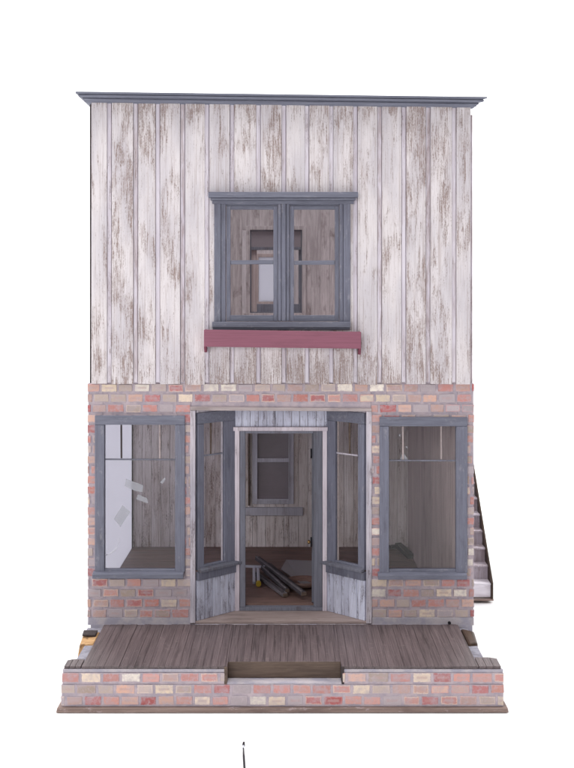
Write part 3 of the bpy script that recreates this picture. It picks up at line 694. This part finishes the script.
# ------------------------------------------------------------------ loose things lying in the shop
def loose(name, label, cat, group, mats, pts, wid=6, thk=5):
    a, b = Vector(pts[0]), Vector(pts[1]); mid = (a+b)/2
    m = MB(); m.bar(a, b, wid, thk, mats[0]); dd = (b-a).normalized(); sd = dd.cross(Vector((0, 0, 1))).normalized()
    m.bar(a+sd*wid*.27+Vector((0, 0, thk*.62)), b-dd*1.5+sd*wid*.27+Vector((0, 0, thk*.62)), wid*.42, thk*.3, mats[1])
    m.bar(b+dd*.05, b+dd*1.2, wid*.96, thk*.96, 'brown')
    o = m.build(name, None, .4, origin=mid); return tag(o, label, cat, group)
G = 'grey timber offcuts on the shop floor'
loose('trim_strip', 'longest grey timber strip lying diagonally inside the doorway on top of the others', 'timber strip', G, ('dulld', 'dull'), ((-36, 214, FL+10), (16.5, 62, FL+6.5)), 6, 4)
loose('trim_strip', 'shorter grey timber strip flat on the shop floor below the longest one, nearer the threshold', 'timber strip', G, ('dull', 'dulld'), ((-36, 165, FL+2.7), (-3, 72, FL+2.7)), 5.5, 4)
loose('trim_strip', 'narrow pale grey strip squeezed between the longest strip and the short one', 'timber strip', G, ('dulld', 'dull'), ((-29, 178, FL+7), (-1, 84, FL+4.5)), 4.5, 4)
loose('trim_strip', 'dark grey strip behind the longest strip, nearest the brown dish', 'timber strip', G, ('dulld', 'dulld'), ((-22, 208, FL+3), (9, 100, FL+3)), 5, 4.5)
m = MB(); P4 = [(-8, 168), (16, 120), (42, 138), (46, 206), (-2, 214)]
bmv = [(x, y, FL+1.5+(6 if y > 150 else 0)) for x, y in P4]
v = [m.bm.verts.new(Vector(p)*MM) for p in bmv]; f = m.bm.faces.new(v); f.material_index = m.mi('sheet')
r = bmesh.ops.extrude_face_region(m.bm, geom=[f]); bmesh.ops.translate(m.bm, vec=(0, 0, .8*MM), verts=[q for q in r['geom'] if isinstance(q, bmesh.types.BMVert)])
tag(m.build('glazing_offcut', None, .1, origin=(15, 165, FL)), 'pale grey pointed glazing sheet lying flat behind the diagonal timber strips', 'glazing sheet')
# shallow brown dish
m = MB(); import math as _m
prof = [(0, 1.0), (10, 1.0), (16, 4.5), (18.5, 8.0), (19.6, 8.0), (17, 3.8), (11, .1), (0, .1)]
n = 28; rings = []
for (r_, z_) in prof:
    rings.append([m.bm.verts.new(((r_*math.cos(2*math.pi*q/n))*MM, (r_*math.sin(2*math.pi*q/n))*MM, z_*MM)) for q in range(n)] if r_ > 0 else [m.bm.verts.new((0, 0, z_*MM))])
for A_, B_ in zip(rings, rings[1:]):
    for q in range(n):
        vs = [A_[q % len(A_)], A_[(q+1) % len(A_)], B_[(q+1) % len(B_)], B_[q % len(B_)]]; u = []
        for x_ in vs:
            if x_ not in u: u.append(x_)
        f = m.bm.faces.new(u); f.smooth = True; f.material_index = m.mi('floor')
o = m.build('dish', None, 0); o.location = Vector((17, 118, FL))*MM
tag(o, 'round shallow brown wooden dish on the shop floor against the open door', 'dish')
# white stick with two prongs, yellow foot
m = MB(); m.bar((-52, 182, FL+8), (-26, 178, FL+8), 3.4, 2.6, 'plastic')
o = m.build('plastic_hinge', None, .5, origin=(-40, 180, FL))
tag(o, 'small white plastic bar with two prongs, one tipped yellow, left on the shop floor', 'plastic bar')
for (a, b) in (((-39, 178, FL+7), (-37.5, 128, FL+1.8)), ((-34.5, 177, FL+7), (-32.5, 124, FL+2.6))):
    m = MB(); m.bar(a, b, 3.2, 2.8, 'plastic'); p = m.build('prong', o, .5, origin=(-40, 180, FL)); p.location = (0, 0, 0)
m = MB(); m.tube([(-32.5, 124, FL+3), (-32.3, 117, FL+3)], 2.9, 'yellow', 12); p = m.build('yellow_foot', o, .3, origin=(-40, 180, FL)); p.location = (0, 0, 0)
# dark frame corner in the right-hand room
E = empty('frame_corner', (132, 288, FL)); tag(E, 'dark mitred frame corner leaning in the back corner behind the right shop window', 'frame corner')
m = MB(); m.bar((-22, 14, 2), (9, 16, 6), 5, 5, 'raw', origin=None) if False else m.bar((-26, 14, 3), (8, 14, 5), 5, 4.5, 'raw'); m.build('rail', E, .4)
m = MB(); m.bar((6, 18, 6), (17, -34, 3), 8, 6, 'raw'); m.build('rail', E, .4)
# thin black rod lying on the table in front
m = MB(); m.tube([(-36.5, -209, 1.2), (-36.6, -215, 1.2)], 1.0, 'black', 8); m.tube([(-36.6, -215, .9), (-36.7, -220, .8)], [.8, .6], 'plastic', 8); m.tube([(-36.4, -220, .8), (-35.6, -236, .9), (-32.3, -290, .9)], [.5, .8, .9], 'black', 8)
tag(m.build('black_rod', None, 0, origin=(-37, -240, 0)), 'thin black rod with pale collar lying in front of the porch', 'rod')
